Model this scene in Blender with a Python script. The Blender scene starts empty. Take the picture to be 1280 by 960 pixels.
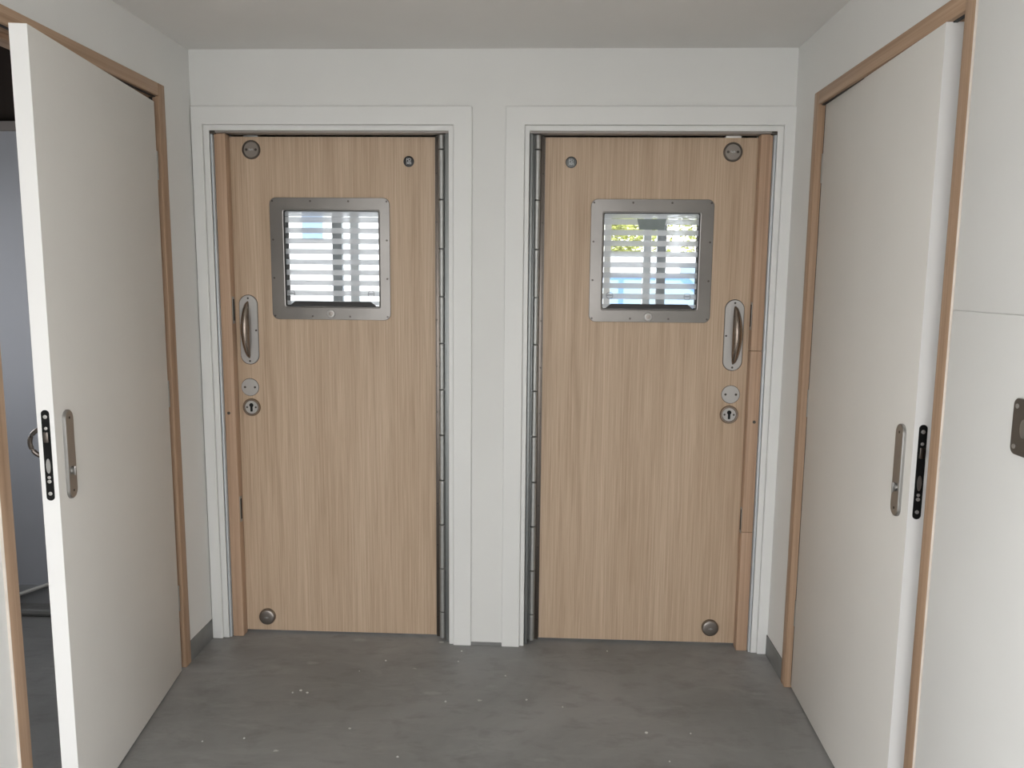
import bpy, bmesh, math, random
from mathutils import Vector, Matrix
random.seed(7)
PI = math.pi
scene = bpy.context.scene
COL = scene.collection

# ------------------------------------------------------------------ camera
def set_camera():
    yaw, pitch, roll, F = -0.0424606540, -0.133635269, 0.00956379, 982.06
    f = Vector((math.sin(yaw)*math.cos(pitch), math.cos(yaw)*math.cos(pitch), math.sin(pitch)))
    r0 = Vector((math.cos(yaw), -math.sin(yaw), 0)); u0 = r0.cross(f)
    r = r0*math.cos(roll) + u0*math.sin(roll); u = u0*math.cos(roll) - r0*math.sin(roll)
    cd = bpy.data.cameras.new('camera'); cam = bpy.data.objects.new('camera', cd); COL.objects.link(cam)
    cd.sensor_width = 36.0; cd.sensor_fit = 'HORIZONTAL'; cd.lens = F/1280*36.0
    cd.clip_start = 0.02; cd.clip_end = 300
    m = Matrix.Identity(4)
    for i in range(3):
        m[i][0] = r[i]; m[i][1] = u[i]; m[i][2] = -f[i]
    m[0][3], m[1][3], m[2][3] = 0.0, -3.145449, 1.539656
    cam.matrix_world = m
    scene.camera = cam
set_camera()

# ------------------------------------------------------------------ world, daylight, exposure
world = bpy.data.worlds.new('overcast_sky'); scene.world = world; world.use_nodes = True
bg = world.node_tree.nodes['Background']
bg.inputs['Color'].default_value = (0.97, 0.985, 1.0, 1); bg.inputs['Strength'].default_value = 1.0
scene.view_settings.view_transform = 'Standard'; scene.view_settings.look = 'None'
scene.view_settings.gamma = 1.0; scene.view_settings.use_curve_mapping = False
scene.view_settings.exposure = 2.6
def portal(name, loc, rot, sx, sy):
    ld = bpy.data.lights.new(name, 'AREA'); ld.shape = 'RECTANGLE'; ld.size = sx; ld.size_y = sy
    ld.energy = 0; ld.cycles.is_portal = True
    o = bpy.data.objects.new(name, ld); COL.objects.link(o); o.location = loc; o.rotation_euler = rot
# the openings that let daylight in: lobby glazing and its added sides, the two rooms behind the oak doors, an added window on the left
portal('lobby_daylight', (-0.6, -4.64, 1.17), (PI/2, 0, 0), 2.0, 2.3)
portal('lobby_daylight', (-3.24, -3.25, 1.17), (0, -PI/2, 0), 2.3, 2.2)
portal('lobby_daylight', (2.64, -3.25, 1.17), (0, PI/2, 0), 2.3, 2.2)
portal('bedroom_daylight', (-1.62, 4.0, 1.29), (-PI/2, 0, 0), 2.46, 2.42)
portal('bedroom_daylight', (1.16, 4.0, 1.29), (-PI/2, 0, 0), 2.46, 2.42)
portal('side_room_daylight', (-3.02, -0.75, 1.55), (0, -PI/2, 0), 1.1, 0.9)

# ------------------------------------------------------------------ materials
MATS = {}
def nt(name):
    m = bpy.data.materials.new(name); m.use_nodes = True
    t = m.node_tree; p = t.nodes['Principled BSDF']; MATS[name] = m
    return m, t, p
def node(t, kind, **kw):
    n = t.nodes.new(kind)
    for k, v in kw.items():
        if k in n.inputs: n.inputs[k].default_value = v
        else: setattr(n, k, v)
    return n
def coords(t, scale):
    tc = t.nodes.new('ShaderNodeTexCoord'); mp = t.nodes.new('ShaderNodeMapping')
    mp.inputs['Scale'].default_value = scale
    t.links.new(tc.outputs['Object'], mp.inputs['Vector']); return mp
def ramp(t, src, stops):
    r = t.nodes.new('ShaderNodeValToRGB'); e = r.color_ramp.elements
    e[0].position, e[0].color = stops[0][0], (*stops[0][1], 1)
    e[1].position, e[1].color = stops[-1][0], (*stops[-1][1], 1)
    for pos, c in stops[1:-1]:
        k = e.new(pos); k.color = (*c, 1)
    t.links.new(src, r.inputs['Fac']); return r
def plain(name, c, rough=0.6, metal=0.0, var=0.04, scale=(3, 3, 3), bump=0.0, bscale=200, spec=0.5):
    m, t, p = nt(name)
    mp = coords(t, scale); n = node(t, 'ShaderNodeTexNoise', Scale=1.0, Detail=4.0)
    t.links.new(mp.outputs[0], n.inputs['Vector'])
    a = tuple(max(0, x*(1-var)) for x in c); b = tuple(min(1, x*(1+var)) for x in c)
    r = ramp(t, n.outputs['Fac'], [(0.3, a), (0.7, b)])
    t.links.new(r.outputs[0], p.inputs['Base Color'])
    p.inputs['Roughness'].default_value = rough; p.inputs['Metallic'].default_value = metal
    p.inputs['Specular IOR Level'].default_value = spec
    if bump:
        n2 = node(t, 'ShaderNodeTexNoise', Scale=bscale, Detail=2.0)
        mp2 = coords(t, (1, 1, 1)); t.links.new(mp2.outputs[0], n2.inputs['Vector'])
        b_ = node(t, 'ShaderNodeBump', Strength=bump, Distance=0.001)
        t.links.new(n2.outputs['Fac'], b_.inputs['Height']); t.links.new(b_.outputs[0], p.inputs['Normal'])
    return m
def wood(name, dark, mid, light, gx=70, gz=1.4, rough=0.5, bump=0.15):
    m, t, p = nt(name)
    mp = coords(t, (gx, gx, gz))
    n1 = node(t, 'ShaderNodeTexNoise', Scale=1.0, Detail=6.0, Roughness=0.65, Distortion=0.4)
    t.links.new(mp.outputs[0], n1.inputs['Vector'])
    mp2 = coords(t, (gx*0.11, gx*0.11, gz*0.25)); n2 = node(t, 'ShaderNodeTexNoise', Scale=1.0, Detail=3.0)
    t.links.new(mp2.outputs[0], n2.inputs['Vector'])
    mx = node(t, 'ShaderNodeMix', data_type='FLOAT'); mx.inputs[0].default_value = 0.35
    t.links.new(n1.outputs['Fac'], mx.inputs[2]); t.links.new(n2.outputs['Fac'], mx.inputs[3])
    r = ramp(t, mx.outputs[0], [(0.33, dark), (0.5, mid), (0.68, light)])
    t.links.new(r.outputs[0], p.inputs['Base Color'])
    p.inputs['Roughness'].default_value = rough; p.inputs['Specular IOR Level'].default_value = 0.35
    b_ = node(t, 'ShaderNodeBump', Strength=bump, Distance=0.0006)
    t.links.new(n1.outputs['Fac'], b_.inputs['Height']); t.links.new(b_.outputs[0], p.inputs['Normal'])
    return m

wall_c = (0.765, 0.76, 0.738)
plain('wall_paint', wall_c, 0.75, var=0.015, bump=0.1, bscale=160, spec=0.3)
plain('ceiling_paint', (0.78, 0.765, 0.74), 0.8, var=0.02, bump=0.12, bscale=120, spec=0.3)
plain('trim_paint', (0.775, 0.772, 0.752), 0.5, var=0.015, bump=0.04, bscale=90)
plain('door_white', (0.715, 0.69, 0.648), 0.55, var=0.02)
plain('door_edge_lit', (0.86, 0.85, 0.835), 0.4, var=0.01)  # paler than the leaf: daylight on the free edges put into the colour
plain('paint_cream', (0.74, 0.66, 0.58), 0.6, var=0.12, scale=(9, 9, 9))
plain('grey_wall', (0.47, 0.485, 0.53), 0.6, var=0.03)
plain('skirting_grey', (0.20, 0.20, 0.195), 0.55, var=0.12, scale=(8, 8, 8))
plain('pipe_grey', (0.36, 0.365, 0.38), 0.5, var=0.06)
plain('steel', (0.40, 0.40, 0.385), 0.45, metal=0.75, var=0.05, scale=(2, 2, 60))
plain('plate_steel', (0.38, 0.372, 0.36), 0.40, metal=1.0, var=0.06, scale=(5, 5, 5))
plain('surround_steel', (0.205, 0.192, 0.18), 0.30, metal=1.0, var=0.10, scale=(5, 5, 5))
plain('rose_steel', (0.30, 0.27, 0.245), 0.4, metal=1.0, var=0.06, scale=(9, 9, 9))
plain('handle_steel', (0.33, 0.275, 0.235), 0.25, metal=1.0, var=0.06, scale=(4, 4, 90))
plain('satin_steel', (0.46, 0.445, 0.43), 0.45, metal=0.8, var=0.04)
plain('dark_steel', (0.15, 0.13, 0.115), 0.35, metal=1.0, var=0.08)
plain('channel_steel', (0.30, 0.31, 0.305), 0.45, metal=0.8, var=0.05, scale=(30, 30, 0.5))
plain('head_brown', (0.33, 0.30, 0.28), 0.5, metal=0.2, var=0.05)
plain('jamb_steel', (0.66, 0.69, 0.71), 0.45, metal=0.2, var=0.03)
plain('screw_dark', (0.09, 0.08, 0.07), 0.45, metal=0.8, var=0.1)
plain('black', (0.008, 0.008, 0.008), 0.5, var=0.2, spec=0.12)
plain('badge_black', (0.028, 0.026, 0.026), 0.35, var=0.15)
plain('badge_grey', (0.16, 0.165, 0.16), 0.4, var=0.2, scale=(90, 90, 90))
plain('print_white', (0.62, 0.63, 0.64), 0.5, var=0.02)
plain('rubber', (0.03, 0.028, 0.027), 0.6, var=0.1)
plain('patch_grey', (0.23, 0.27, 0.265), 0.5, var=0.06, scale=(30, 30, 30))
plain('white_plastic', (0.85, 0.83, 0.8), 0.4, var=0.02)
plain('crumb_grey', (0.60, 0.59, 0.57), 0.8, var=0.1)
plain('void_brown', (0.035, 0.022, 0.016), 0.7, var=0.3, scale=(3, 3, 3))
plain('void_board', (0.30, 0.27, 0.26), 0.7, var=0.1)
plain('mullion_dark', (0.27, 0.30, 0.32), 0.45, var=0.1)
plain('mullion_grey', (0.60, 0.64, 0.67), 0.45, var=0.06)
plain('stamp_grey', (0.12, 0.125, 0.13), 0.5, var=0.05)
wood('oak_laminate', (0.40, 0.286, 0.190), (0.518, 0.382, 0.268), (0.64, 0.495, 0.365), gx=150, gz=2.6)
wood('timber_strip', (0.34, 0.212, 0.138), (0.475, 0.318, 0.216), (0.59, 0.415, 0.29), gx=80, gz=1.0)
wood('timber_frame', (0.28, 0.172, 0.105), (0.41, 0.272, 0.178), (0.53, 0.37, 0.255), gx=70, gz=0.8)
wood('timber_rail', (0.28, 0.172, 0.105), (0.41, 0.272, 0.178), (0.53, 0.37, 0.255), gx=70, gz=0.8)
# the rail's grain runs along the wall (Y): turn the mapping round
for n in MATS['timber_rail'].node_tree.nodes:
    if n.type == 'MAPPING':
        s = n.inputs['Scale'].default_value; a, b = s[0], s[2]; n.inputs['Scale'].default_value = (a, b, a)

def concrete():
    m, t, p = nt('concrete_floor')
    mp = coords(t, (1, 1, 1))
    def nz(scale, detail, vec=mp, dist=0.0, rough=0.6):
        n = node(t, 'ShaderNodeTexNoise', Scale=scale, Detail=detail, Distortion=dist, Roughness=rough)
        t.links.new(vec.outputs[0], n.inputs['Vector']); return n
    base = ramp(t, nz(1.6, 6, dist=0.8).outputs['Fac'], [(0.34, (0.222, 0.220, 0.216)), (0.5, (0.270, 0.268, 0.263)), (0.66, (0.318, 0.316, 0.311))])
    smear = ramp(t, nz(1.0, 5, coords(t, (2.2, 8, 1)), 1.2, 0.7).outputs['Fac'], [(0.52, (0, 0, 0)), (0.70, (1, 1, 1))])
    dark = ramp(t, nz(1.0, 5, coords(t, (7, 13, 1)), 0.3, 0.6).outputs['Fac'], [(0.52, (0, 0, 0)), (0.74, (1, 1, 1))])
    def specks(scale, vec, lo, hi):
        v = node(t, 'ShaderNodeTexVoronoi', Scale=scale); t.links.new(coords(t, vec).outputs[0], v.inputs['Vector'])
        add = node(t, 'ShaderNodeMath', operation='MULTIPLY_ADD'); t.links.new(nz(45, 3).outputs['Fac'], add.inputs[0]); add.inputs[1].default_value = 0.10
        t.links.new(v.outputs['Distance'], add.inputs[2]); return ramp(t, add.outputs[0], [(lo, (1, 1, 1)), (hi, (0, 0, 0))])
    speck = specks(4.2, (1, 1.3, 0), 0.088, 0.102); speck2 = specks(2.3, (1, 2.6, 0), 0.10, 0.15)
    ln = ramp(t, nz(1.0, 5, coords(t, (1.2, 30, 1)), 0.5, 0.75).outputs['Fac'], [(0.63, (0, 0, 0)), (0.74, (1, 1, 1))])
    def mix(a, fac, amount, col):
        mm = node(t, 'ShaderNodeMix', data_type='RGBA'); sc_ = node(t, 'ShaderNodeMath', operation='MULTIPLY')
        t.links.new(fac.outputs[0], sc_.inputs[0]); sc_.inputs[1].default_value = amount
        t.links.new(sc_.outputs[0], mm.inputs[0]); t.links.new(a, mm.inputs[6]); mm.inputs[7].default_value = (*col, 1)
        return mm.outputs[2]
    c = mix(base.outputs[0], smear, 0.5, (0.33, 0.325, 0.315))
    c = mix(c, dark, 0.48, (0.135, 0.130, 0.124))
    c = mix(c, ln, 0.42, (0.40, 0.395, 0.385))
    c = mix(c, speck2, 0.30, (0.48, 0.475, 0.465))
    c = mix(c, speck, 0.75, (0.62, 0.61, 0.59))
    t.links.new(c, p.inputs['Base Color'])
    rr = ramp(t, nz(3, 4).outputs['Fac'], [(0.3, (0.42,)*3), (0.7, (0.62,)*3)])
    t.links.new(rr.outputs[0], p.inputs['Roughness'])
    b_ = node(t, 'ShaderNodeBump', Strength=0.25, Distance=0.002); t.links.new(nz(25, 6).outputs['Fac'], b_.inputs['Height'])
    t.links.new(b_.outputs[0], p.inputs['Normal'])
concrete()

def mixmat(name, build):
    m = bpy.data.materials.new(name); m.use_nodes = True; t = m.node_tree; t.nodes.clear()
    out = t.nodes.new('ShaderNodeOutputMaterial'); s = build(t); t.links.new(s, out.inputs[0]); MATS[name] = m
def glass_b(t):
    a = node(t, 'ShaderNodeBsdfTransparent', Color=(0.975, 0.98, 0.985, 1)); b = node(t, 'ShaderNodeBsdfGlossy', Roughness=0.03)
    m = t.nodes.new('ShaderNodeMixShader'); m.inputs[0].default_value = 0.035
    t.links.new(a.outputs[0], m.inputs[1]); t.links.new(b.outputs[0], m.inputs[2]); return m.outputs[0]
mixmat('clear_glass', glass_b)
def frost_b(t):
    a = node(t, 'ShaderNodeBsdfTranslucent', Color=(0.98, 0.98, 1.0, 1)); b = node(t, 'ShaderNodeBsdfDiffuse', Color=(0.70, 0.72, 0.72, 1))
    c = node(t, 'ShaderNodeBsdfTransparent', Color=(0.9, 0.92, 0.93, 1))
    m = t.nodes.new('ShaderNodeMixShader'); m.inputs[0].default_value = 0.18
    t.links.new(a.outputs[0], m.inputs[1]); t.links.new(b.outputs[0], m.inputs[2])
    n = t.nodes.new('ShaderNodeMixShader'); n.inputs[0].default_value = 0.33
    t.links.new(m.outputs[0], n.inputs[1]); t.links.new(c.outputs[0], n.inputs[2]); return n.outputs[0]
mixmat('frosted_glass', frost_b)

# ------------------------------------------------------------------ mesh helpers
def obj(name, bm, mat, parent=None, smooth=False):
    me = bpy.data.meshes.new(name)
    bmesh.ops.recalc_face_normals(bm, faces=bm.faces); bm.to_mesh(me); bm.free()
    me.materials.append(MATS[mat])
    if smooth:
        for p in me.polygons: p.use_smooth = True
        try: me.set_sharp_from_angle(angle=math.radians(35))
        except Exception: pass
    o = bpy.data.objects.new(name, me); COL.objects.link(o)
    if parent is not None: o.parent = parent
    return o
def inst(src, name, loc, parent, rot=None):
    o = bpy.data.objects.new(name, src.data); COL.objects.link(o); o.parent = parent; o.location = loc
    if rot: o.rotation_euler = rot
    return o
def tag(o, label=None, cat=None, group=None, kind=None):
    if label: o['label'] = label
    if cat: o['category'] = cat
    if group: o['group'] = group
    if kind: o['kind'] = kind
    return o
def empty(name, loc=(0, 0, 0), rz=0.0):
    o = bpy.data.objects.new(name, None); COL.objects.link(o); o.location = loc; o.rotation_euler = (0, 0, rz)
    o.empty_display_size = 0.1; return o
def add_box(bm, x0, x1, y0, y1, z0, z1, bevel=0.0, seg=2):
    x0, x1 = sorted((x0, x1)); y0, y1 = sorted((y0, y1)); z0, z1 = sorted((z0, z1))
    r = bmesh.ops.create_cube(bm, size=1.0)
    for v in r['verts']:
        v.co = Vector(((x0+x1)/2+v.co.x*(x1-x0), (y0+y1)/2+v.co.y*(y1-y0), (z0+z1)/2+v.co.z*(z1-z0)))
    if bevel:
        es = {e for v in r['verts'] for e in v.link_edges}
        bmesh.ops.bevel(bm, geom=list(es), offset=bevel, segments=seg, affect='EDGES', profile=0.5)
def box(name, x0, x1, y0, y1, z0, z1, mat, parent=None, bevel=0.0, seg=2):
    bm = bmesh.new(); add_box(bm, x0, x1, y0, y1, z0, z1, bevel, seg)
    return obj(name, bm, mat, parent, smooth=bool(bevel))
def holed(name, axis, a_rng, z_rng, c0, c1, holes, mat, parent=None, us=(), vs=()):
    """a slab across axis ('y': runs along X; 'x': runs along Y; 'z': horizontal) with rectangular holes"""
    A = sorted({*a_rng, *[h[0] for h in holes], *[h[1] for h in holes], *us}); Z = sorted({*z_rng, *[h[2] for h in holes], *[h[3] for h in holes], *vs})
    A = [a for a in A if a_rng[0] <= a <= a_rng[1]]; Z = [z for z in Z if z_rng[0] <= z <= z_rng[1]]
    def solid(i, j):
        if i < 0 or j < 0 or i >= len(A)-1 or j >= len(Z)-1: return False
        a, z = (A[i]+A[i+1])/2, (Z[j]+Z[j+1])/2
        return not any(h[0] < a < h[1] and h[2] < z < h[3] for h in holes)
    bm = bmesh.new(); cache = {}
    def V(i, j, k):
        if (i, j, k) not in cache:
            a, z, c = A[i], Z[j], (c0, c1)[k]
            cache[i, j, k] = bm.verts.new((a, c, z) if axis == 'y' else (c, a, z) if axis == 'x' else (a, z, c))
        return cache[i, j, k]
    for i in range(len(A)-1):
        for j in range(len(Z)-1):
            if not solid(i, j): continue
            for k in (0, 1): bm.faces.new([V(i, j, k), V(i+1, j, k), V(i+1, j+1, k), V(i, j+1, k)])
            if not solid(i-1, j): bm.faces.new([V(i, j, 0), V(i, j+1, 0), V(i, j+1, 1), V(i, j, 1)])
            if not solid(i+1, j): bm.faces.new([V(i+1, j, 0), V(i+1, j+1, 0), V(i+1, j+1, 1), V(i+1, j, 1)])
            if not solid(i, j-1): bm.faces.new([V(i, j, 0), V(i+1, j, 0), V(i+1, j, 1), V(i, j, 1)])
            if not solid(i, j+1): bm.faces.new([V(i, j+1, 0), V(i+1, j+1, 0), V(i+1, j+1, 1), V(i, j+1, 1)])
    return obj(name, bm, mat, parent)
def struct(o, label=None):
    o['kind'] = 'structure'
    if label: o['label'] = label
    return o
def rrect(x0, x1, z0, z1, r, n=6):
    pts = []
    for cx, cz, a0 in ((x1-r, z1-r, 0), (x0+r, z1-r, 90), (x0+r, z0+r, 180), (x1-r, z0+r, 270)):
        for i in range(n+1):
            a = math.radians(a0+90*i/n); pts.append((cx+r*math.cos(a), cz+r*math.sin(a)))
    return pts
def stack(bm, rings, close0=True, close1=True):
    """bridge successive rings (lists of 3D points)"""
    vs = [[bm.verts.new(p) for p in ring] for ring in rings]; n = len(vs[0])
    for a, b in zip(vs, vs[1:]):
        for i in range(n): bm.faces.new([a[i], a[(i+1) % n], b[(i+1) % n], b[i]])
    if close0: bm.faces.new(vs[0])
    if close1: bm.faces.new(vs[-1])
def lathe_y(bm, x, z, prof, n=32, close0=True, close1=True):
    """profile [(radius, y)] turned about the Y axis through (x, z)"""
    stack(bm, [[(x+r*math.cos(2*PI*i/n), y, z+r*math.sin(2*PI*i/n)) for i in range(n)] for r, y in prof], close0, close1)
def plate_outline(bm, pts, y_back, y_front, bev=0.001):
    """flat plate from a closed (x, z) outline, edges eased"""
    cx = sum(p[0] for p in pts)/len(pts); cz = sum(p[1] for p in pts)/len(pts)
    w = max(abs(p[0]-cx) for p in pts); h = max(abs(p[1]-cz) for p in pts); s = 1 if y_front > y_back else -1
    def sh(d): return [(cx+(x-cx)*(1-d/w), cz+(z-cz)*(1-d/h)) for x, z in pts]
    stack(bm, [[(x, y_back, z) for x, z in pts], [(x, y_front-s*bev, z) for x, z in pts], [(x, y_front, z) for x, z in sh(bev)]])
def tube(bm, path, r, n=10):
    rings = []
    for i, p in enumerate(path):
        p = Vector(p); d = (Vector(path[min(i+1, len(path)-1)])-Vector(path[max(i-1, 0)])).normalized()
        up = Vector((0, 0, 1)) if abs(d.z) < 0.9 else Vector((1, 0, 0)); a = d.cross(up).normalized(); b = d.cross(a)
        rings.append([tuple(p+a*r*math.cos(2*PI*k/n)+b*r*math.sin(2*PI*k/n)) for k in range(n)])
    stack(bm, rings)
def text_mesh(name, body, size, loc, rot, mat, parent, extrude=0.0003):
    cu = bpy.data.curves.new(name, 'FONT'); cu.body = body; cu.size = size; cu.extrude = extrude
    cu.align_x = 'CENTER'; cu.align_y = 'CENTER'; cu.space_line = 0.85; cu.resolution_u = 3
    tmp = bpy.data.objects.new(name+'_tmp', cu); COL.objects.link(tmp)
    dg = bpy.context.evaluated_depsgraph_get(); me = bpy.data.meshes.new_from_object(tmp.evaluated_get(dg))
    bpy.data.objects.remove(tmp); bpy.data.curves.remove(cu)
    me.name = name; me.materials.clear(); me.materials.append(MATS[mat])
    o = bpy.data.objects.new(name, me); COL.objects.link(o); o.parent = parent; o.location = loc; o.rotation_euler = rot
    return o

# ------------------------------------------------------------------ room shell
XL, XR, CX = -1.408, 0.936, -0.232
ZC = 2.411
LOBBY_Y, BACK_Y = -1.95, -4.6
LH = (-1.236, -0.224, 0, 2.222)      # side opening on the left (y0, y1, z0, z1), outside of its timber frame
RH = (-1.292, -0.234, 0, 2.192)
def mir(x): return 2*CX-x
D1 = (-1.337, -0.390, 0, 2.106); D2 = (mir(-0.390), mir(-1.337), 0, 2.106)

floor = struct(box('floor', -3.3, 2.7, BACK_Y-0.1, 4.1, -0.12, 0.0, 'concrete_floor'), 'grey bare concrete floor with smears and paint specks')
struct(box('ceiling', XL-0.06, XR+0.06, LOBBY_Y, 0.10, ZC, ZC+0.1, 'ceiling_paint'), 'off-white ceiling above the two oak doors')
struct(box('ceiling', -3.3, 2.7, BACK_Y-0.1, LOBBY_Y, ZC, ZC+0.1, 'ceiling_paint'), 'off-white ceiling of the lobby behind the viewer')
struct(box('ceiling', -3.0, 2.6, 0.40, 4.1, 2.55, 2.65, 'ceiling_paint'), 'ceiling of the rooms behind the oak doors')
struct(box('ceiling', -1.62, 1.2, 0.10, 0.40, 2.50, 2.65, 'ceiling_paint'), 'ceiling just behind the oak doors')
wb = struct(holed('wall_back', 'y', (XL-0.1, XR+0.1), (0, ZC+0.1), 0.0, 0.12, [D1, D2], 'wall_paint'), 'off-white painted end wall around the two oak doors')
struct(holed('wall_left', 'x', (LOBBY_Y, 0.0), (0, ZC), XL-0.10, XL, [LH], 'wall_paint'), 'off-white side wall around the left white door')
wr = struct(holed('wall_right', 'x', (LOBBY_Y, 0.0), (0, ZC), XR, XR+0.10, [RH], 'wall_paint'), 'off-white side wall around the right white door')
# facing boards on the near part of the right wall, with an open joint at eye height
box('wall_panel', XR-0.004, XR+0.001, LOBBY_Y, RH[0]-0.002, 0.09, 1.4765, 'wall_paint', wr, 0.0008)
box('wall_panel', XR-0.004, XR+0.001, LOBBY_Y, RH[0]-0.002, 1.4785, ZC, 'wall_paint', wr, 0.0008)
# lobby behind the camera
struct(holed('wall_lobby_rear', 'y', (-3.3, 2.7), (0, ZC), BACK_Y-0.1, BACK_Y, [(-1.6, 0.4, 0.02, 2.32)], 'wall_paint'))
struct(holed('wall_lobby_left', 'x', (BACK_Y, LOBBY_Y-0.1), (0, ZC), -3.3, -3.2, [(-4.35, -2.15, 0.02, 2.32)], 'wall_paint'))
struct(holed('wall_lobby_right', 'x', (BACK_Y, LOBBY_Y-0.1), (0, ZC), 2.6, 2.7, [(-4.35, -2.15, 0.02, 2.32)], 'wall_paint'))
struct(box('wall_lobby_front_left', -3.3, XL, LOBBY_Y-0.1, LOBBY_Y, 0, ZC+0.7, 'wall_paint'))
struct(box('wall_lobby_front_right', XR, 2.7, LOBBY_Y-0.1, LOBBY_Y, 0, ZC, 'wall_paint'))
w1 = struct(empty('window_1', (-0.6, BACK_Y-0.05, 0.02)), 'tall lobby glazing behind the viewer')
for x in (-0.97, 0.0, 0.97): box('mullion', x-0.03, x+0.03, -0.03, 0.03, 0, 2.3, 'trim_paint', w1, 0.004)
for k, x in ((5, -3.25), (6, 2.65)):  # side glazing out of view, added to brighten side walls, floor and ceiling
    w = struct(empty(f'window_{k}', (x, -3.25, 0.02)), 'unseen wide lobby glazing added at the side of the viewer for daylight')
    for y in (-1.07, -0.36, 0.36, 1.07): box('mullion', -0.03, 0.03, y-0.03, y+0.03, 0, 2.3, 'trim_paint', w, 0.004)
# side room behind the left white door
SY = 0.30
struct(box('wall_side_room_back', -3.3, XL-0.10, SY, SY+0.1, 0, 2.155, 'grey_wall'), 'blue-grey wall seen through the gap of the left white door')
struct(box('trim_1', -3.3, XL-0.10, SY-0.015, SY+0.1, 2.155, 2.195, 'void_board'), 'pale grey capping on top of the blue-grey wall')
struct(box('wall_side_room_upper', -3.3, XL-0.10, SY+0.05, SY+0.12, 2.195, 3.1, 'void_brown'))
struct(holed('wall_side_room_left', 'x', (LOBBY_Y, SY), (0, 3.1), -3.1, -3.0, [(-1.3, -0.2, 1.1, 2.0)], 'grey_wall'))
struct(box('wall_side_room_right', XL-0.10, XL-0.02, 0.0, SY+0.2, 0, 3.1, 'grey_wall'))
struct(box('ceiling', -3.3, XL-0.05, LOBBY_Y-0.05, SY+0.12, 3.05, 3.15, 'void_brown'), 'dark brown void above the room on the left')
struct(box('wall_side_room_head', XL-0.10, XL, LOBBY_Y, 0.0, ZC+0.1, 3.1, 'void_brown'))
struct(box('baseboard_side_room', -3.0, XL-0.10, SY-0.012, SY, 0, 0.085, 'pipe_grey'), 'grey skirting in the room behind the left white door')
w2 = struct(empty('window_2', (-3.05, -0.75, 1.1)), 'unseen small window added to light the room on the left')
for y in (-0.53, 0.0, 0.53): box('mullion', -0.02, 0.02, y-0.02, y+0.02, 0, 0.9, 'trim_paint', w2, 0.003)  # window out of view, added to light the blue-grey wall
# room behind the right white door
struct(box('wall_closet_right', 2.0, 2.1, LOBBY_Y, 0.12, 0, ZC, 'wall_paint'))
struct(box('wall_closet_back', XR+0.10, 2.1, 0.0, 0.12, 0, ZC, 'wall_paint'))
struct(box('ceiling', XR+0.06, 2.1, LOBBY_Y, 0.12, ZC, ZC+0.1, 'ceiling_paint'), 'ceiling of the room behind the right white door')
# rooms behind the oak doors
struct(box('wall_partition', CX-0.05, CX+0.05, 0.12, 4.0, 0, 2.55, 'wall_paint'))
struct(box('wall_bedroom_left', -3.0, -2.9, 0.40, 4.0, 0, 2.55, 'wall_paint'))
struct(box('wall_bedroom_right', 2.5, 2.6, 0.12, 4.0, 0, 2.55, 'wall_paint'))
struct(box('wall_bedroom_return', -3.0, -1.52, 0.40, 0.48, 0, 2.55, 'wall_paint'))
struct(box('wall_bedroom_return', -1.6, -1.5, 0.12, 0.48, 0, 2.55, 'wall_paint'))
struct(box('wall_bedroom_front', XR+0.1, 2.6, 0.12, 0.2, 0, 2.55, 'wall_paint'))
WIN = [(-2.85, -0.39, 0.08, 2.5), (-0.07, 2.39, 0.08, 2.5)]
struct(holed('wall_outer', 'y', (-3.0, 2.6), (0, 2.65), 4.0, 4.25, WIN, 'wall_paint'))
def bedroom_window(n, w, posts, label):
    c = (w[0]+w[1])/2; r = struct(empty(f'window_{n}', (c, 4.10, w[2])), label); H = w[3]-w[2]
    a, b = w[0]-c, w[1]-c
    box('window_frame', a, a+0.05, -0.03, 0.03, 0, H, 'trim_paint', r, 0.004); box('window_frame', b-0.05, b, -0.03, 0.03, 0, H, 'trim_paint', r, 0.004)
    box('window_frame', a+0.05, b-0.05, -0.03, 0.03, 0, 0.05, 'trim_paint', r, 0.004); box('window_frame', a+0.05, b-0.05, -0.03, 0.03, H-0.05, H, 'trim_paint', r, 0.004)
    xs = [a+0.05]
    for x0, x1, m in posts:
        box('mullion', x0-c, x1-c, -0.035, 0.035, 0.05, H-0.05, m, r, 0.004); xs += [x0-c, x1-c]
    xs.append(b-0.05)
    for i in range(0, len(xs), 2):
        if xs[i+1]-xs[i] > 0.02: box('pane', xs[i], xs[i+1], -0.004, 0.004, 0.05, H-0.05, 'clear_glass', r)
bedroom_window(3, WIN[0], [(-1.965, -1.875, 'mullion_dark'), (-1.80, -1.72, 'mullion_grey')], 'bright window seen through the vision panel of the left oak door')
bedroom_window(4, WIN[1], [(0.515, 0.575, 'trim_paint'), (0.868, 0.935, 'mullion_grey'), (0.99, 1.07, 'mullion_dark')], 'bright window seen through the vision panel of the right oak door')

# skirting
bl = struct(box('baseboard_left', XL, XL+0.004, LH[1], -0.001, 0, 0.086, 'skirting_grey', None, 0.001), 'dark grey skirting left of the left oak door')
br = struct(box('baseboard_right', XR-0.004, XR, RH[1], -0.001, 0, 0.086, 'skirting_grey', None, 0.001), 'dark grey skirting right of the right oak door')
struct(box('baseboard_near_left', XL, XL+0.004, LOBBY_Y, LH[0], 0, 0.086, 'skirting_grey', None, 0.001), 'dark grey skirting before the left white door')
struct(box('baseboard_near_right', XR-0.004, XR, LOBBY_Y, RH[0], 0, 0.086, 'skirting_grey', None, 0.001), 'dark grey skirting before the right white door')
struct(box('baseboard_centre', -0.297, -0.167, -0.004, 0, 0, 0.012, 'skirting_grey'), 'thin grey strip at the foot of the pier between the oak doors')

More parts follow.
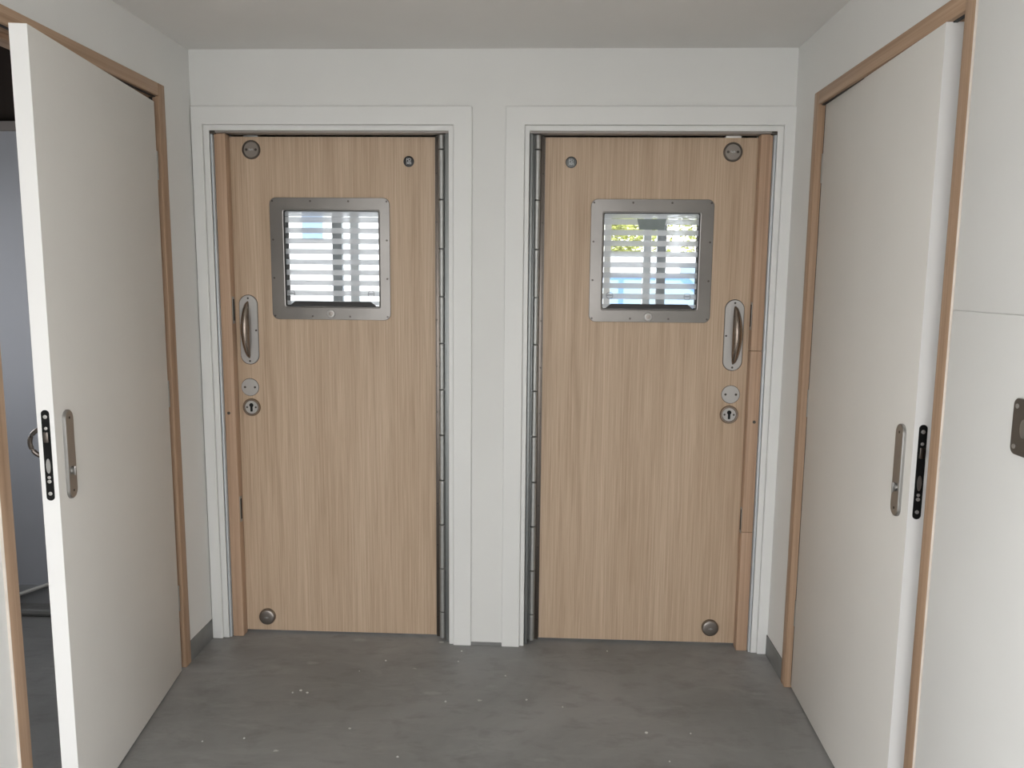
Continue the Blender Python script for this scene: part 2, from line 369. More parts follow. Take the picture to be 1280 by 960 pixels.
# ------------------------------------------------------------------ frames of the two oak doors
def oak_frame(n, side, label):
    """side -1: left door (hinges on its right), +1: right door; x given for the left door and mirrored"""
    X = (lambda x: x) if side < 0 else mir
    r = struct(empty(f'trim_{n}', (X(-0.864), 0, 0)), label); ox = X(-0.864)
    def b(name, x0, x1, y0, y1, z0, z1, m, bev=0.0015): return box(name, X(x0)-ox, X(x1)-ox, y0, y1, z0, z1, m, r, bev)
    def ring(name, o0, o1, zo, i0, i1, zi, ya, yb):
        a, b_ = sorted((X(o0)-ox, X(o1)-ox)); c, d = sorted((X(i0)-ox, X(i1)-ox))
        o = holed(name, 'y', (a, b_), (0, zo), ya, yb, [(c, d, -1, zi)], 'trim_paint', r)
        m = o.modifiers.new('ease', 'BEVEL'); m.width = 0.003; m.segments = 2; m.limit_method = 'ANGLE'; m.angle_limit = 0.9
    ring('architrave', -1.405, -0.297, 2.197, -1.361, -0.371, 2.127, -0.014, 0.002)
    ring('lining', -1.3608, -0.3712, 2.1268, -1.337, -0.390, 2.106, -0.004, 0.12)
    b('jamb_channel', -1.337, -1.3285, 0.004, 0.115, 0, 2.0935, 'jamb_steel', 0.001)
    b('jamb_channel', -1.3285, -1.29, 0.058, 0.115, 0, 2.104, 'jamb_steel', 0.001)
    b('head_channel', -1.327, -0.390, 0.001, 0.058, 2.0985, 2.1062, 'head_brown', 0.001)
    b('head_channel', -1.29, -0.404, 0.118, 0.124, 2.06, 2.106, 'black', 0.0)
    b('channel_cap', -1.337, -1.316, -0.001, 0.030, 2.094, 2.1062, 'screw_dark', 0.001)
    b('hinge_channel', -0.404, -0.390, 0.016, 0.118, 0, 2.104, 'channel_steel', 0.0025)
    b('hinge_channel', -0.4475, -0.404, 0.064, 0.115, 0, 2.104, 'channel_steel', 0.001)
    b('hinge_leaf', -0.4135, -0.404, 0.036, 0.062, 0.012, 2.10, 'channel_steel', 0.0005)
    # timber stop planted in front of the closing edge
    cuts = [0.0, 2.0985] if side < 0 else [0.0, 0.5155, 1.262, 2.0985]
    for z0, z1 in zip(cuts, cuts[1:]):
        s = b('stop_strip', -1.3255, -1.2805, 0.012, 0.0595, z0+0.0006, z1-0.0006, 'timber_strip', 0.0025)
        if z0 < 0.97 < z1:
            bm = bmesh.new(); lathe_y(bm, X(-1.308)-ox, 0.975, [(0.0065, 0.0122), (0.0065, 0.0108), (0.003, 0.0104)], 12)
            sc = obj('screw', bm, 'screw_dark', s, True)
    # slotted keeps on the inner side of the stop
    for z0, z1 in ((1.345, 1.455), (0.505, 0.615)):
        x = -1.2805; d = 0.0012
        k = b('keep_plate', x-0.0005, x+d, 0.022, 0.046, z0, z1, 'steel', 0.0005)
        box('slot', X(x+d-0.0004)-ox, X(x+d+0.0006)-ox, 0.029, 0.040, z0+0.012, z1-0.010, 'black', k)
    return r
oak_frame(2, -1, 'white moulded frame and timber stop around the left oak door')
oak_frame(3, 1, 'white moulded frame and timber stop around the right oak door')

# ------------------------------------------------------------------ the two oak doors
FY, TH = 0.060, 0.054     # face of the leaf, thickness
def oak_door(n, side, label, P):
    X = (lambda x: x) if side < 0 else mir
    ox = X(-0.868); r = struct(empty(f'door_{n}', (ox, FY, 0)), label); tag(r, None, 'door')
    v = P['vision']; g = P['glass']         # (x0, x1, z0, z1)
    lx0, lx1 = sorted((X(-1.292), X(-0.452)))
    hole = (g[0]-0.004-ox, g[1]+0.004-ox, g[2]-0.004, g[3]+0.004)
    holed('leaf', 'y', (lx0-ox, lx1-ox), (0.011, 2.0925), 0.0, TH, [hole], 'oak_laminate', r)
    # continuous hinge: plate on the hinge edge and a column of knuckles
    hx = X(-0.452)-ox; hp = box('hinge_plate', hx, X(-0.4485)-ox, 0.001, 0.05, 0.012, 2.092, 'dark_steel', r); box('hinge_wing', X(-0.4485)-ox, X(-0.4340)-ox, -0.018, -0.014, 0.012, 2.093, 'dark_steel', hp, 0.0008)
    kx = X(-0.4220)-ox; first = None
    cuts = [0.012, 0.130, 0.322, 0.514, 0.704, 0.896, 1.085, 1.275, 1.464, 1.654, 1.846, 2.040, 2.098]
    for i, (z0, z1) in enumerate(zip(cuts, cuts[1:])):
        bm = bmesh.new(); R = 0.0122; N = 20; h = z1-z0
        prof = [(0.0075, 0.0018), (R-0.001, 0.0022), (R, 0.0035), (R, h-0.0035), (R-0.001, h-0.0022), (0.0075, h-0.0018)]
        stack(bm, [[(kx+q*math.cos(2*PI*k/N), -0.028+q*math.sin(2*PI*k/N), z0+z) for k in range(N)] for q, z in prof])
        obj('hinge_knuckle', bm, 'steel', hp, True)
    for z in (0.10, 0.42, 0.60, 0.99, 1.18, 1.37, 1.76, 1.95):
        box('screw', X(-0.4465)-ox, X(-0.4405)-ox, -0.0195, -0.0178, z-0.003, z+0.003, 'screw_dark', hp, 0.0005)
    # vision panel surround
    c0 = [(x-ox, z) for x, z in rrect(*v, 0.026)]; c1 = [(x-ox, z) for x, z in rrect(*g, 0.008)]
    def ins(pts, d):
        cx = (v[0]+v[1])/2-ox; cz = (v[2]+v[3])/2; w = (v[1]-v[0])/2; h = (v[3]-v[2])/2
        return [(cx+(x-cx)*(1-d/w), cz+(z-cz)*(1-d/h)) for x, z in pts]
    bm = bmesh.new()
    lip = ins(c1, -0.006)
    stack(bm, [[(x, -0.0002, z) for x, z in c0], [(x, -0.0035, z) for x, z in c0], [(x, -0.0045, z) for x, z in ins(c0, 0.001)],
               [(x, -0.0045, z) for x, z in lip], [(x, -0.0065, z) for x, z in ins(lip, 0.002)], [(x, -0.0060, z) for x, z in c1], [(x, 0.003, z) for x, z in c1]], False, False)
    sur = obj('vision_surround', bm, 'surround_steel', r, True)
    xa, xb, za, zb = v[0]-ox+0.012, v[1]-ox-0.012, v[2]+0.014, v[3]-0.014
    bm = bmesh.new(); lathe_y(bm, 0, 0, [(0.0042, -0.0043), (0.0042, -0.0052), (0.0022, -0.0056)], 10)
    sc0 = None
    for i in range(4):
        for j in range(4):
            if 0 < i < 3 and 0 < j < 3: continue
            p = (xa+(xb-xa)*i/3, 0, za+(zb-za)*j/3)
            if sc0 is None: sc0 = obj('screw', bm, 'screw_dark', sur, True); sc0.location = p
            else: inst(sc0, 'screw', p, sur)
    kx2, kz2 = P['knob']; bm = bmesh.new()
    lathe_y(bm, kx2-ox, kz2, [(0.0165, -0.0045), (0.0165, -0.0085), (0.015, -0.0105), (0.0125, -0.0108), (0.0118, -0.0095), (0.006, -0.0095), (0.0055, -0.0078), (0.002, -0.0078)], 28)
    kb = obj('thumb_turn', bm, 'satin_steel', r, True)
    bm = bmesh.new(); lathe_y(bm, kx2-ox, kz2, [(0.0105, -0.0090), (0.0105, -0.0100), (0.0050, -0.0104), (0.0045, -0.0096)], 6); obj('turn_socket', bm, 'rose_steel', kb)
    # glazing: dark rebate, pane, satin strips, rails
    gx0, gx1, gz0, gz1 = g[0]-ox, g[1]-ox, g[2], g[3]
    bm = bmesh.new()
    stack(bm, [[(x, y, z) for x, z in rrect(gx0+d, gx1-d, gz0+d, gz1-d, 0.007)] for y, d in ((0.0025, -0.003), (0.0025, 0.0025), (TH, 0.0025), (TH, -0.003))], False, False)
    obj('rebate_lining', bm, 'rubber', r)
    i0, i1, j0, j1 = gx0+0.0025, gx1-0.0025, gz0+0.0025, gz1-0.0025
    gp = box('glass_pane', i0, i1, 0.0045, 0.0075, j0, j1, 'clear_glass', r)
    def strip(z0, z1, nm='satin_strip'): return box(nm, i0, i1, 0.0085, 0.0115, z0, z1, 'frosted_glass', gp)
    strip(1.781, j1); strip(1.7565, 1.7795)
    for k in range(8):
        top = 1.7565-0.0206-0.0422*k
        strip(max(top-0.0216, j0+0.004), top)
    bar = [(i0+0.035, j0+0.019), (i1-0.035, j0+0.019), (i1-0.012, j0+0.001), (i0+0.012, j0+0.001)]
    bm = bmesh.new(); stack(bm, [[(x, 0.0012, z) for x, z in bar], [(x, 0.0040, z) for x, z in bar]])
    obj('slider_rail', bm, 'rubber', gp)
    for sx, sz in P['stamps']:
        bm = bmesh.new(); N = 28
        stack(bm, [[(sx-ox+q*math.cos(2*PI*k/N), y, sz+q*math.sin(2*PI*k/N)) for k in range(N)] for q, y in ((0.0140, 0.0043), (0.0140, 0.0038), (0.0122, 0.0038), (0.0122, 0.0043))], False, False)
        add_box(bm, sx-ox-0.0135, sx-ox+0.0135, 0.0038, 0.0043, sz-0.0009, sz+0.0009)
        for q in range(6): add_box(bm, sx-ox-0.010+q*0.0035, sx-ox-0.008+q*0.0035, 0.0038, 0.0043, sz+0.0012, sz+0.0034)
        obj('glass_stamp', bm, 'stamp_grey', gp)
    # pull handle
    hx, hz = P['handle'][0]-ox, P['handle'][1]; hw, hh = 0.0375, 0.1425; s = side   # grip lies towards the closing edge
    hd = None
    bm = bmesh.new(); pts = rrect(hx-hw, hx+hw, hz-hh, hz+hh, 0.0374, 12); plate_outline(bm, pts, 0.0, -0.0042, 0.0015)
    hd = obj('pull_handle', bm, 'satin_steel', r, True)
    bm = bmesh.new(); plate_outline(bm, rrect(hx-hw-0.0018, hx+hw+0.0018, hz-hh-0.0018, hz+hh+0.0018, 0.039, 12), 0.0, -0.0008, 0.0002)
    obj('gasket', bm, 'rubber', hd)
    bm = bmesh.new(); NT, NS = 28, 10; grid = []
    for i in range(NT+1):
        t = i/NT; z = hz-0.118+0.236*t; e = math.sin(PI*t)
        xo = s*(0.004+0.032*e**0.55); xi = -s*(0.001+0.010*e**0.5)     # outer edge follows the plate, free edge almost straight
        row = []
        for j in range(NS+1):
            q = j/NS; x = xo+(xi-xo)*q; y = -0.004-0.044*(e**0.6)*math.sin(math.radians(142*q))
            row.append((hx+x, y, z))
        for d in (0.35, 1.0):                                      # underside, cut back below the free edge
            row.append((hx+xi+s*0.010*d*e, -0.004-0.027*(e**0.6)*(1-d), z))
        grid.append([bm.verts.new(p) for p in row])
    for a, b_ in zip(grid, grid[1:]):
        for j in range(len(a)-1): bm.faces.new([a[j], a[j+1], b_[j+1], b_[j]])
    obj('grip', bm, 'handle_steel', hd, True)
    bm = bmesh.new(); lathe_y(bm, 0, 0, [(0.0042, -0.0040), (0.0042, -0.0050), (0.002, -0.0054)], 10); q0 = obj('screw', bm, 'screw_dark', hd, True)
    q0.location = (hx, 0, hz+0.130); inst(q0, 'screw', (hx, 0, hz-0.130), hd); inst(q0, 'screw', (hx-s*0.030, 0, hz-0.002), hd)
    # blank rose, keyhole rose, top bolt rose, bottom bolt knob
    def holes(parent, x, z, y, dx, rr=0.0048):
        for k in (-1, 1):
            bm = bmesh.new(); lathe_y(bm, x+k*dx, z, [(rr, y+0.0003), (rr, y-0.0006), (rr*0.5, y-0.0009)], 12); obj('screw', bm, 'screw_dark', parent, True)
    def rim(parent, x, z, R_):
        bm = bmesh.new(); lathe_y(bm, x, z, [(R_+0.0014, 0.0), (R_+0.0014, -0.0008), (R_-0.002, -0.0008)], 36); obj('rim_dark_outline', bm, 'rubber', parent, True)  # thin dark outline ring around the disc
    x, z = P['blank'][0]-ox, P['blank'][1]; bm = bmesh.new()
    lathe_y(bm, x, z, [(0.0362, 0.0), (0.0362, -0.0022), (0.0352, -0.0030), (0.002, -0.0030)], 40)
    o = obj('blank_rose', bm, 'satin_steel', r, True); rim(o, x, z, 0.0362); holes(o, x, z, -0.0030, 0.021)
    x, z = P['key'][0]-ox, P['key'][1]; bm = bmesh.new()
    lathe_y(bm, x, z, [(0.0375, 0.0), (0.0375, -0.004), (0.0345, -0.0085), (0.0285, -0.0085), (0.0275, -0.0045), (0.002, -0.0045)], 40)
    o = obj('keyhole_rose', bm, 'handle_steel', r, True)
    bm = bmesh.new(); lathe_y(bm, x, z, [(0.0270, -0.0046), (0.0268, -0.0054), (0.002, -0.0054)], 36); obj('rose_disc', bm, 'satin_steel', o, True)
    pts = [(x+0.0088*math.cos(a), z+0.009+0.0088*math.sin(a)) for a in [math.radians(-55+i*290/20) for i in range(21)]]
    pts += [(x-0.0050, z-0.016), (x-0.0035, z-0.0185), (x+0.0035, z-0.0185), (x+0.0050, z-0.016)]
    bm = bmesh.new(); stack(bm, [[(a, -0.0052, b_) for a, b_ in pts], [(a, -0.0060, b_) for a, b_ in pts]]); obj('keyhole', bm, 'black', o)
    holes(o, x, z, -0.0054, 0.0185, 0.0042)
    x, z = P['top'][0]-ox, P['top'][1]; bm = bmesh.new()
    lathe_y(bm, x, z, [(0.0375, 0.0), (0.0375, -0.003), (0.0355, -0.0058), (0.0315, -0.0058), (0.0305, -0.002), (0.002, -0.002)], 40)
    o = obj('bolt_rose', bm, 'dark_steel', r, True)
    bm = bmesh.new(); lathe_y(bm, x, z, [(0.0300, -0.002), (0.0295, -0.0036), (0.002, -0.0036)], 36); obj('rose_disc', bm, 'rose_steel', o, True)
    holes(o, x, z, -0.0036, 0.019, 0.0052)
    for k in range(2):
        bm = bmesh.new(); tube(bm, [(x-0.009+0.003*i, -0.0042, z+0.004*math.sin(i*1.6+k*2.2)) for i in range(7)], 0.0007, 6); obj('engraved_mark', bm, 'print_white', o)
    x, z = P['bottom'][0]-ox, P['bottom'][1]; bm = bmesh.new()
    lathe_y(bm, x, z, [(0.0355, 0.0), (0.0355, -0.006), (0.0345, -0.013), (0.0315, -0.017), (0.027, -0.0185), (0.012, -0.0188), (0.002, -0.0188)], 40)
    o = obj('floor_bolt_knob', bm, 'rose_steel', r, True)
    bm = bmesh.new(); add_box(bm, x-0.009, x+0.009, -0.0202, -0.0186, z-0.0012, z+0.0012); add_box(bm, x-0.0022, x+0.0042, -0.0206, -0.0186, z-0.005, z+0.004, 0.001)
    obj('turn_slot', bm, 'satin_steel', o)
    # fire door badge
    x, z = P['badge'][0]-ox, P['badge'][1]; bm = bmesh.new()
    lathe_y(bm, x, z, [(0.0215, 0.0), (0.0215, -0.0012), (0.020, -0.0022), (0.002, -0.0022)], 32)
    o = obj('fire_door_badge', bm, 'badge_black' if side < 0 else 'badge_grey', r, True)
    if side > 0:
        bm = bmesh.new(); stack(bm, [[(x+q*math.cos(2*PI*k/32), y, z+q*math.sin(2*PI*k/32)) for k in range(32)] for q, y in ((0.0222, 0), (0.0222, -0.0020), (0.0195, -0.0025))], False, False)
        obj('badge_rim', bm, 'badge_black', o, True)
    text_mesh('badge_lettering', 'FD', 0.0165, (x, -0.0025, z+0.0065), (PI/2, 0, 0), 'print_white', o)
    text_mesh('badge_lettering', '30S', 0.0150, (x, -0.0025, z-0.0060), (PI/2, 0, 0), 'print_white', o)
    # keep at the head of the door
    x = P['top'][0]-ox
    box('head_keep', x-0.030, x+0.030, -0.004, 0.03, 2.0915, 2.0985, 'white_plastic' if side > 0 else 'channel_steel', r, 0.0008)
    return r
oak_door(1, -1, 'pale oak door on the left with striped vision panel and hinges on its right', dict(
    vision=(-1.126, -0.636, 1.364, 1.855), glass=(-1.070, -0.681, 1.417, 1.8045), knob=(-0.882, 1.389), stamps=((-1.046, 1.469), (-0.717, 1.470)),
    handle=(-1.2275, 1.3185), blank=(-1.232, 1.0785), key=(-1.228, 0.994), top=(-1.194, 2.042), bottom=(-1.189, 0.074), badge=(-0.557, 1.998)))
oak_door(2, 1, 'pale oak door on the right with striped vision panel and hinges on its left', dict(
    vision=(0.1725, 0.6585, 1.369, 1.8555), glass=(0.224, 0.605, 1.4205, 1.803), knob=(0.411, 1.391), stamps=((0.255, 1.475), (0.566, 1.473)),
    handle=(0.7565, 1.320), blank=(0.756, 1.079), key=(0.753, 0.996), top=(0.721, 2.038), bottom=(0.714, 0.079), badge=(0.090, 1.997)))
# plain dark grey shape on the glass of the right vision panel
bm = bmesh.new(); q = [(0.357, 1.779), (0.472, 1.779), (0.4635, 1.737), (0.366, 1.737)]
stack(bm, [[(x, FY+0.0030, z) for x, z in q], [(x, FY+0.0042, z) for x, z in q]])
tag(obj('patch', bm, 'patch_grey'), 'dark grey blank sticker on the glass of the right oak door', 'patch')

# ------------------------------------------------------------------ timber frames of the side doors
def side_frame(n, wx, sgn, hole, label):
    """sgn +1: left wall (corridor at +X of the wall), -1: right wall"""
    y0, y1, _, zt = hole; r = struct(empty(f'trim_{n}', (wx, (y0+y1)/2, 0)), label); oy = (y0+y1)/2
    FW = 0.046
    def b(name, d0, d1, ya, yb, za, zb, m, bev=0.002): return box(name, sgn*d0, sgn*d1, ya-oy, yb-oy, za, zb, m, r, bev)
    b('frame_jamb', 0.006, -0.106, y1-FW, y1, 0, zt, 'timber_frame'); b('frame_jamb', 0.0085, -0.106, y0+0.0012, y0+FW, 0, zt, 'timber_frame'); b('painted_edge', 0.008, -0.01, y0, y0+0.0012, 0, zt, 'paint_cream', 0)
    b('frame_head', 0.006, -0.106, y0+FW, y1-FW, zt-FW, zt, 'timber_rail')
    b('door_stop', -0.052, -0.106, y1-FW-0.016, y1-FW, 0, zt-FW, 'timber_frame'); b('door_stop', -0.052, -0.106, y0+FW, y0+FW+0.016, 0, zt-FW, 'timber_frame')
    b('door_stop', -0.052, -0.106, y0+FW+0.016, y1-FW-0.016, zt-FW-0.016, zt-FW, 'timber_rail')
    b('smoke_seal', -0.006, -0.016, y0+FW+0.001, y1-FW-0.001, zt-FW-0.003, zt-FW, 'rubber', 0)
    b('smoke_seal', -0.018, -0.030, y1-FW-0.003, y1-FW, 0.01, zt-FW-0.003, 'rubber', 0)
    b('strike_plate', 0.0, -0.03, y0+FW, y0+FW+0.0015, 0.95, 1.16, 'dark_steel', 0)
side_frame(4, XL, 1, LH, 'timber frame of the left white door')
side_frame(5, XR, -1, RH, 'timber frame of the right white door')

def side_door(n, piv, ang, sgn, L, ztop, label):
    d = (math.sin(ang)*sgn, -math.cos(ang)); rz = math.atan2(d[1], d[0])
    r = struct(empty(f'door_{n}', (piv[0], piv[1], 0), rz), label); tag(r, None, 'door')
    T = 0.044; zb = 0.008; m = sgn
    def Y(t): return -m*t            # t: depth behind the corridor face
    box('leaf', 0, L-0.0015, Y(0), Y(T), zb, ztop, 'door_white', r, 0.001)
    box('edge_lipping', L-0.0015, L, Y(0.0004), Y(T-0.0004), zb, ztop, 'door_edge_lit', r)
    # long back plate with thumb turn on the corridor face
    def plate(front, t0, t1, l, z0, z1, w, mat, name, parent):
        bm = bmesh.new(); pts = rrect(l-w/2, l+w/2, z0, z1, w/2-0.0005, 10); plate_outline(bm, pts, Y(t0), Y(t1), 0.0025); return obj(name, bm, mat, parent, True)
    pl = plate(True, 0.0, -0.008, L-0.066, 0.930, 1.176, 0.049, 'plate_steel', 'back_plate', r)
    pr = plate(True, T, T+0.008, L-0.066, 0.930, 1.176, 0.049, 'plate_steel', 'back_plate', r)
    bm = bmesh.new(); lathe_y(bm, L-0.066, 1.008, [(0.011, Y(-0.008)), (0.011, Y(-0.011)), (0.009, Y(-0.0125)), (0.002, Y(-0.0125))], 20); tt = obj('thumb_turn', bm, 'plate_steel', pl, True)
    box('turn_bar', L-0.069, L-0.063, Y(-0.0125), Y(-0.0165), 0.994, 1.020, 'plate_steel', pl, 0.001)
    for z in (0.952, 1.154):
        bm = bmesh.new(); lathe_y(bm, L-0.066, z, [(0.0035, Y(-0.008)), (0.0035, Y(-0.0088)), (0.0015, Y(-0.009))], 10); obj('screw', bm, 'screw_dark', pl, True)
    # curved pull on the far side
    bm = bmesh.new(); tube(bm, [(L-0.055, Y(T+0.003+0.046*math.sin(PI*i/16)), 1.088-0.041*math.cos(PI*i/16)) for i in range(17)], 0.0062, 10)
    obj('ring_pull', bm, 'dark_steel', r, True)
    # black lock forend on the free edge
    bm = bmesh.new(); cy = Y(T/2); w = 0.0205
    pts = rrect(cy-w/2, cy+w/2, 0.942, 1.186, w/2-0.0003, 8)
    stack(bm, [[(L-0.001, y, z) for y, z in pts], [(L+0.0012, y, z) for y, z in pts]])
    fo = obj('lock_forend', bm, 'black', r, True)
    def disc(z, rr, mat='satin_steel', nm='screw'):
        bm = bmesh.new(); stack(bm, [[(x, cy+q*math.cos(2*PI*k/14), z+q*math.sin(2*PI*k/14)) for k in range(14)] for x, q in ((L+0.001, rr), (L+0.0022, rr), (L+0.0026, rr*0.6))]); obj(nm, bm, mat, fo, True)
    disc(1.168, 0.0052); disc(1.137, 0.0042); disc(1.005, 0.0042); disc(0.994, 0.0050); disc(0.961, 0.0050)
    box('latch_bolt', L+0.001, L+0.006, cy-0.006, cy+0.006, 1.100, 1.128, 'dark_steel', fo, 0.0015)
    bm = bmesh.new(); pts = [(cy+0.0058*math.cos(2*PI*k/24), 1.036+0.020*math.sin(2*PI*k/24)) for k in range(24)]
    stack(bm, [[(L+0.001, y, z) for y, z in pts], [(L+0.0024, y, z) for y, z in pts]]); obj('bolt_recess', bm, 'plate_steel', fo)
    # hinges at the far jamb
    for z in (0.25, 1.05, 1.88):
        bm = bmesh.new(); stack(bm, [[(-0.007+0.006*math.cos(2*PI*k/14), Y(0.004)+0.006*math.sin(2*PI*k/14), zz) for k in range(14)] for zz in (z, z+0.1)])
        obj('butt_hinge', bm, 'steel', r, True)
    return r
side_door(3, (-1.4015, -0.308), math.radians(7.6), 1, 0.866, 2.150, 'white flush door standing ajar on the left')
side_door(4, (0.9525, -0.290), math.radians(1.7), -1, 0.876, 2.145, 'white flush door barely open on the right')

# ------------------------------------------------------------------ loose things in view
# metal access plate at the right edge of the picture
ap = empty('wall_plate', (XR-0.004, -1.662, 1.205)); tag(ap, 'dark steel plate fixed to the right wall beside the white door', 'plate')
bm = bmesh.new(); pts = rrect(-0.092, 0.092, 0.0, 0.112, 0.014, 6)
stack(bm, [[(0, y, z) for y, z in pts], [(-0.005, y, z) for y, z in pts], [(-0.0065, y*0.985, 0.056+(z-0.056)*0.98) for y, z in pts]])
obj('plate', bm, 'surround_steel', ap, True)
for y in (-0.078, 0.0, 0.078):
    for z in (0.016, 0.096):
        bm = bmesh.new(); stack(bm, [[(-x, y+q*math.cos(2*PI*k/12), z+q*math.sin(2*PI*k/12)) for k in range(12)] for x, q in ((0.006, 0.005), (0.008, 0.005), (0.0085, 0.003))]); obj('screw', bm, 'satin_steel', ap, True)
for y in (0.046,):
    bm = bmesh.new(); stack(bm, [[(-x, y+q*0.7*math.cos(2*PI*k/16), 0.056+q*1.3*math.sin(2*PI*k/16)) for k in range(16)] for x, q in ((0.006, 0.016), (0.012, 0.014), (0.014, 0.009))]); obj('turn_knob', bm, 'plate_steel', ap, True)
# pale trim strip and pipe in the room on the left
bm = bmesh.new(); a, b = Vector((-2.56, SY-0.022, -0.0)), Vector((-2.08, SY-0.022, 0.175))
tube(bm, [a+(b-a)*i/4+Vector((0, 0, 0.008)) for i in range(5)], 0.0085, 8)
tag(obj('trim_strip', bm, 'white_plastic', None, True), 'thin white strip leaning on grey skirting behind the left ajar door', 'strip')
bm = bmesh.new(); tube(bm, [(-2.9+0.2*i, 0.155, 0.0175) for i in range(7)], 0.0175, 10)
tag(obj('floor_pipe', bm, 'skirting_grey', None, True), 'dark grey pipe lying on the floor behind the left ajar door', 'pipe')

# plaster crumbs on the floor
for x, y in [(-1.123, -0.756), (-0.992, -0.73), (-0.653, -0.653), (-0.459, -0.802), (-0.334, -0.155), (-0.33, -0.065), (-0.898, -0.414), (-0.628, -0.166), (-0.714, -0.257), (-0.051, -0.43), (-0.137, -0.259), (-0.347, -0.459), (0.365, -0.617), (0.516, -0.613), (0.42, -0.776), (0.276, -0.027), (0.081, -0.471), (-0.869, -0.429), (-0.923, -0.432)]:
    bm = bmesh.new(); n = 6; w = random.uniform(0.0025, 0.0055)
    stack(bm, [[(w*q*random.uniform(0.7, 1.3)*math.cos(2*PI*k/n), w*q*random.uniform(0.7, 1.3)*math.sin(2*PI*k/n), z) for k in range(n)] for q, z in ((1, 0.0), (0.9, 0.0018), (0.5, 0.003))])
    o = obj('plaster_crumb', bm, 'crumb_grey'); o.location = (x, y, 0)
    tag(o, 'tiny white plaster crumb lying on the concrete floor', 'crumb', 'plaster crumbs on the floor')
# ------------------------------------------------------------------ outdoors beyond the windows
plain('paving', (0.55, 0.54, 0.52), 0.8, var=0.08, scale=(0.6, 0.6, 0.6))
plain('render_white', (0.80, 0.80, 0.80), 0.8, var=0.02)
plain('facade_glass', (0.16, 0.25, 0.40), 0.3, var=0.05)
plain('car_blue', (0.075, 0.18, 0.40), 0.35, var=0.03)
plain('car_white', (0.78, 0.79, 0.80), 0.35, var=0.02)
plain('car_glass', (0.20, 0.30, 0.40), 0.15, var=0.05)
plain('tyre', (0.03, 0.03, 0.03), 0.8, var=0.1)
plain('leaf_green', (0.42, 0.45, 0.12), 0.6, var=0.45, scale=(5, 5, 5))
plain('branch', (0.10, 0.08, 0.06), 0.8, var=0.2)
GZ = -0.12
struct(box('ground', -60, 60, -45, 60, GZ-0.2, GZ, 'paving'), 'pale paving outside')
def facade(name, x0, x1, y0, y1, h, label, rows, cols, wm='render_white'):
    r = empty(name, ((x0+x1)/2, y0, GZ)); tag(r, label, 'building'); ox = (x0+x1)/2; W = x1-x0
    box('wall', -W/2, W/2, 0, y1-y0, 0, h, wm, r)
    box('roof', -W/2-0.2, W/2+0.2, -0.2, y1-y0+0.2, h, h+0.25, 'trim_paint', r)
    for z0, z1 in rows:
        for c, w in cols:
            f = box('window', c-ox-w/2-0.08, c-ox+w/2+0.08, -0.05, 0.0, z0-0.08, z1+0.08, 'render_white', r)
            box('pane', c-ox-w/2, c-ox+w/2, -0.06, -0.045, z0, z1, 'facade_glass', f)
    return r
facade('building', -15, -2.5, 25, 33, 7.5, 'white building with blue windows beyond the left oak door', [(2.95, 4.1), (5.2, 6.4)], [(-12.2, 1.1), (-10.4, 0.9), (-8.35, 0.75), (-5.0, 0.8), (-3.6, 0.8)])
rail = empty('railing', (-7, 23, GZ)); tag(rail, 'thin grey railing before the white building', 'railing')
for z in (0.9, 2.1): box('rail', -6, 6, -0.03, 0.03, z, z+0.06, 'mullion_grey', rail)
for i in range(5): box('post', -6+3*i-0.03*(1 if i else 0), -6+3*i+0.03, -0.03, 0.03, 0, 2.16, 'mullion_grey', rail)
def vehicle(name, loc, rz, prof, glass, W, paint, wheels, label):
    r = empty(name, loc, rz); tag(r, label, 'car' if 'car' in name else 'van')
    bm = bmesh.new(); stack(bm, [[(x, y, z) for x, z in [(x, z) if abs(y) < W/2-0.01 else (x*0.985, z-0.0) for x, z in prof]] for y in (-W/2, -W/2+0.06, W/2-0.06, W/2)])
    obj('body', bm, paint, r, True)
    for poly in glass:
        for y in (-W/2, W/2):
            s = 1 if y > 0 else -1
            bm = bmesh.new(); stack(bm, [[(x, y-s*0.02, z) for x, z in poly], [(x, y+s*0.006, z) for x, z in poly]]); obj('side_window', bm, 'car_glass', r)
    for x in wheels:
        for y in (-W/2+0.10, W/2-0.10):
            bm = bmesh.new(); lathe_y(bm, x, 0.33, [(0.20, y-0.11), (0.33, y-0.09), (0.33, y+0.09), (0.20, y+0.11)], 24); w = obj('wheel', bm, 'tyre', r, True)
            bm = bmesh.new(); lathe_y(bm, x, 0.33, [(0.19, y-0.115), (0.05, y-0.118), (0.05, y+0.118), (0.19, y+0.115)], 18); obj('hub', bm, 'satin_steel', w, True)
    return r
suv = [(-2.2, 0.32), (-2.25, 0.75), (-2.1, 1.12), (-1.95, 1.66), (-1.7, 1.75), (0.35, 1.75), (1.05, 1.16), (2.05, 1.0), (2.22, 0.75), (2.22, 0.32)]
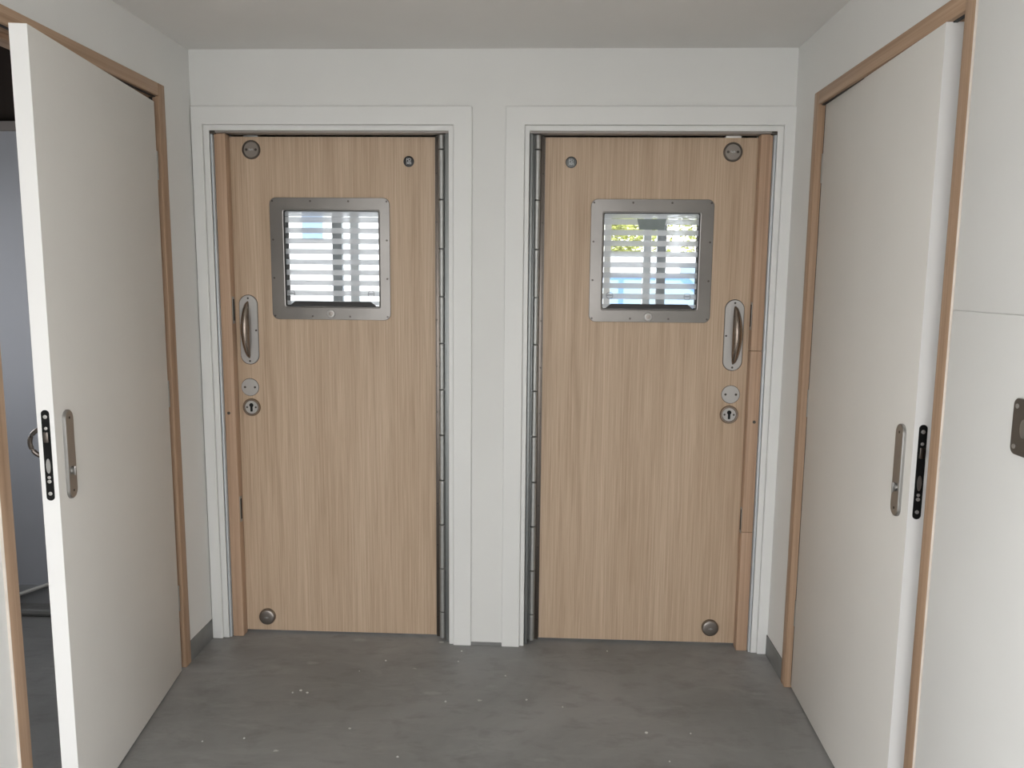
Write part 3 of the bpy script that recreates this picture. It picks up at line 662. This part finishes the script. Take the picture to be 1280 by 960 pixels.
vehicle('parked_car', (2.2, 13.0, GZ), 0.12, suv, [[(-1.85, 1.18), (-1.72, 1.62), (-0.95, 1.65), (-0.95, 1.18)], [(-0.85, 1.18), (-0.85, 1.65), (0.25, 1.65), (0.78, 1.18)]], 1.8, 'car_blue', (-1.45, 1.40), 'blue parked car seen low through the right vision panel')
van = [(-2.6, 0.35), (-2.6, 2.15), (-2.45, 2.28), (1.2, 2.28), (1.9, 1.35), (2.55, 1.15), (2.62, 0.75), (2.6, 0.35)]
vehicle('parked_van', (2.6, 17.0, GZ), 0.05, van, [[(0.55, 1.40), (0.55, 2.05), (1.18, 2.05), (1.65, 1.40)]], 1.9, 'car_white', (-1.7, 1.65), 'white parked van behind the blue car')
def bush(name, c, R, H, n, label):
    r = empty(name, (c[0], c[1], GZ)); tag(r, label, 'tree')
    bm = bmesh.new(); tube(bm, [(0, 0, 0), (0.05, 0, H*0.25), (-0.05, 0.05, H*0.5), (0, 0, H*0.75)], 0.09, 8); obj('trunk', bm, 'branch', r, True)
    vs, fs = [], []
    for i in range(n):
        u = random.random()**0.4; th = random.random()*2*PI; ph = math.acos(2*random.random()-1)
        p = Vector((R*u*math.sin(ph)*math.cos(th), R*u*math.sin(ph)*math.sin(th), H*0.58+H*0.42*u*math.cos(ph)))
        s = 0.045+0.05*random.random(); q = Matrix.Rotation(random.random()*6.3, 3, 'Z') @ Matrix.Rotation(random.uniform(-1.2, 1.2), 3, 'X')
        k = len(vs)
        for a in ((-s, 0, 0), (0, -s*0.4, 0.02), (s, 0, 0), (0, s*0.4, 0.02)): vs.append(p+q @ Vector(a))
        fs.append((k, k+1, k+2, k+3))
    me = bpy.data.meshes.new('foliage'); me.from_pydata([tuple(v) for v in vs], [], fs); me.materials.append(MATS['leaf_green'])
    o = bpy.data.objects.new('foliage', me); COL.objects.link(o); o.parent = r; o['kind'] = 'stuff'
bush('tree', (1.9, 21.0), 1.9, 5.6, 16000, 'leafy yellow-green tree seen high on the left of the right panel')
bush('tree', (6.0, 21.5), 2.0, 5.8, 16000, 'leafy yellow-green tree seen high on the right of the right panel')
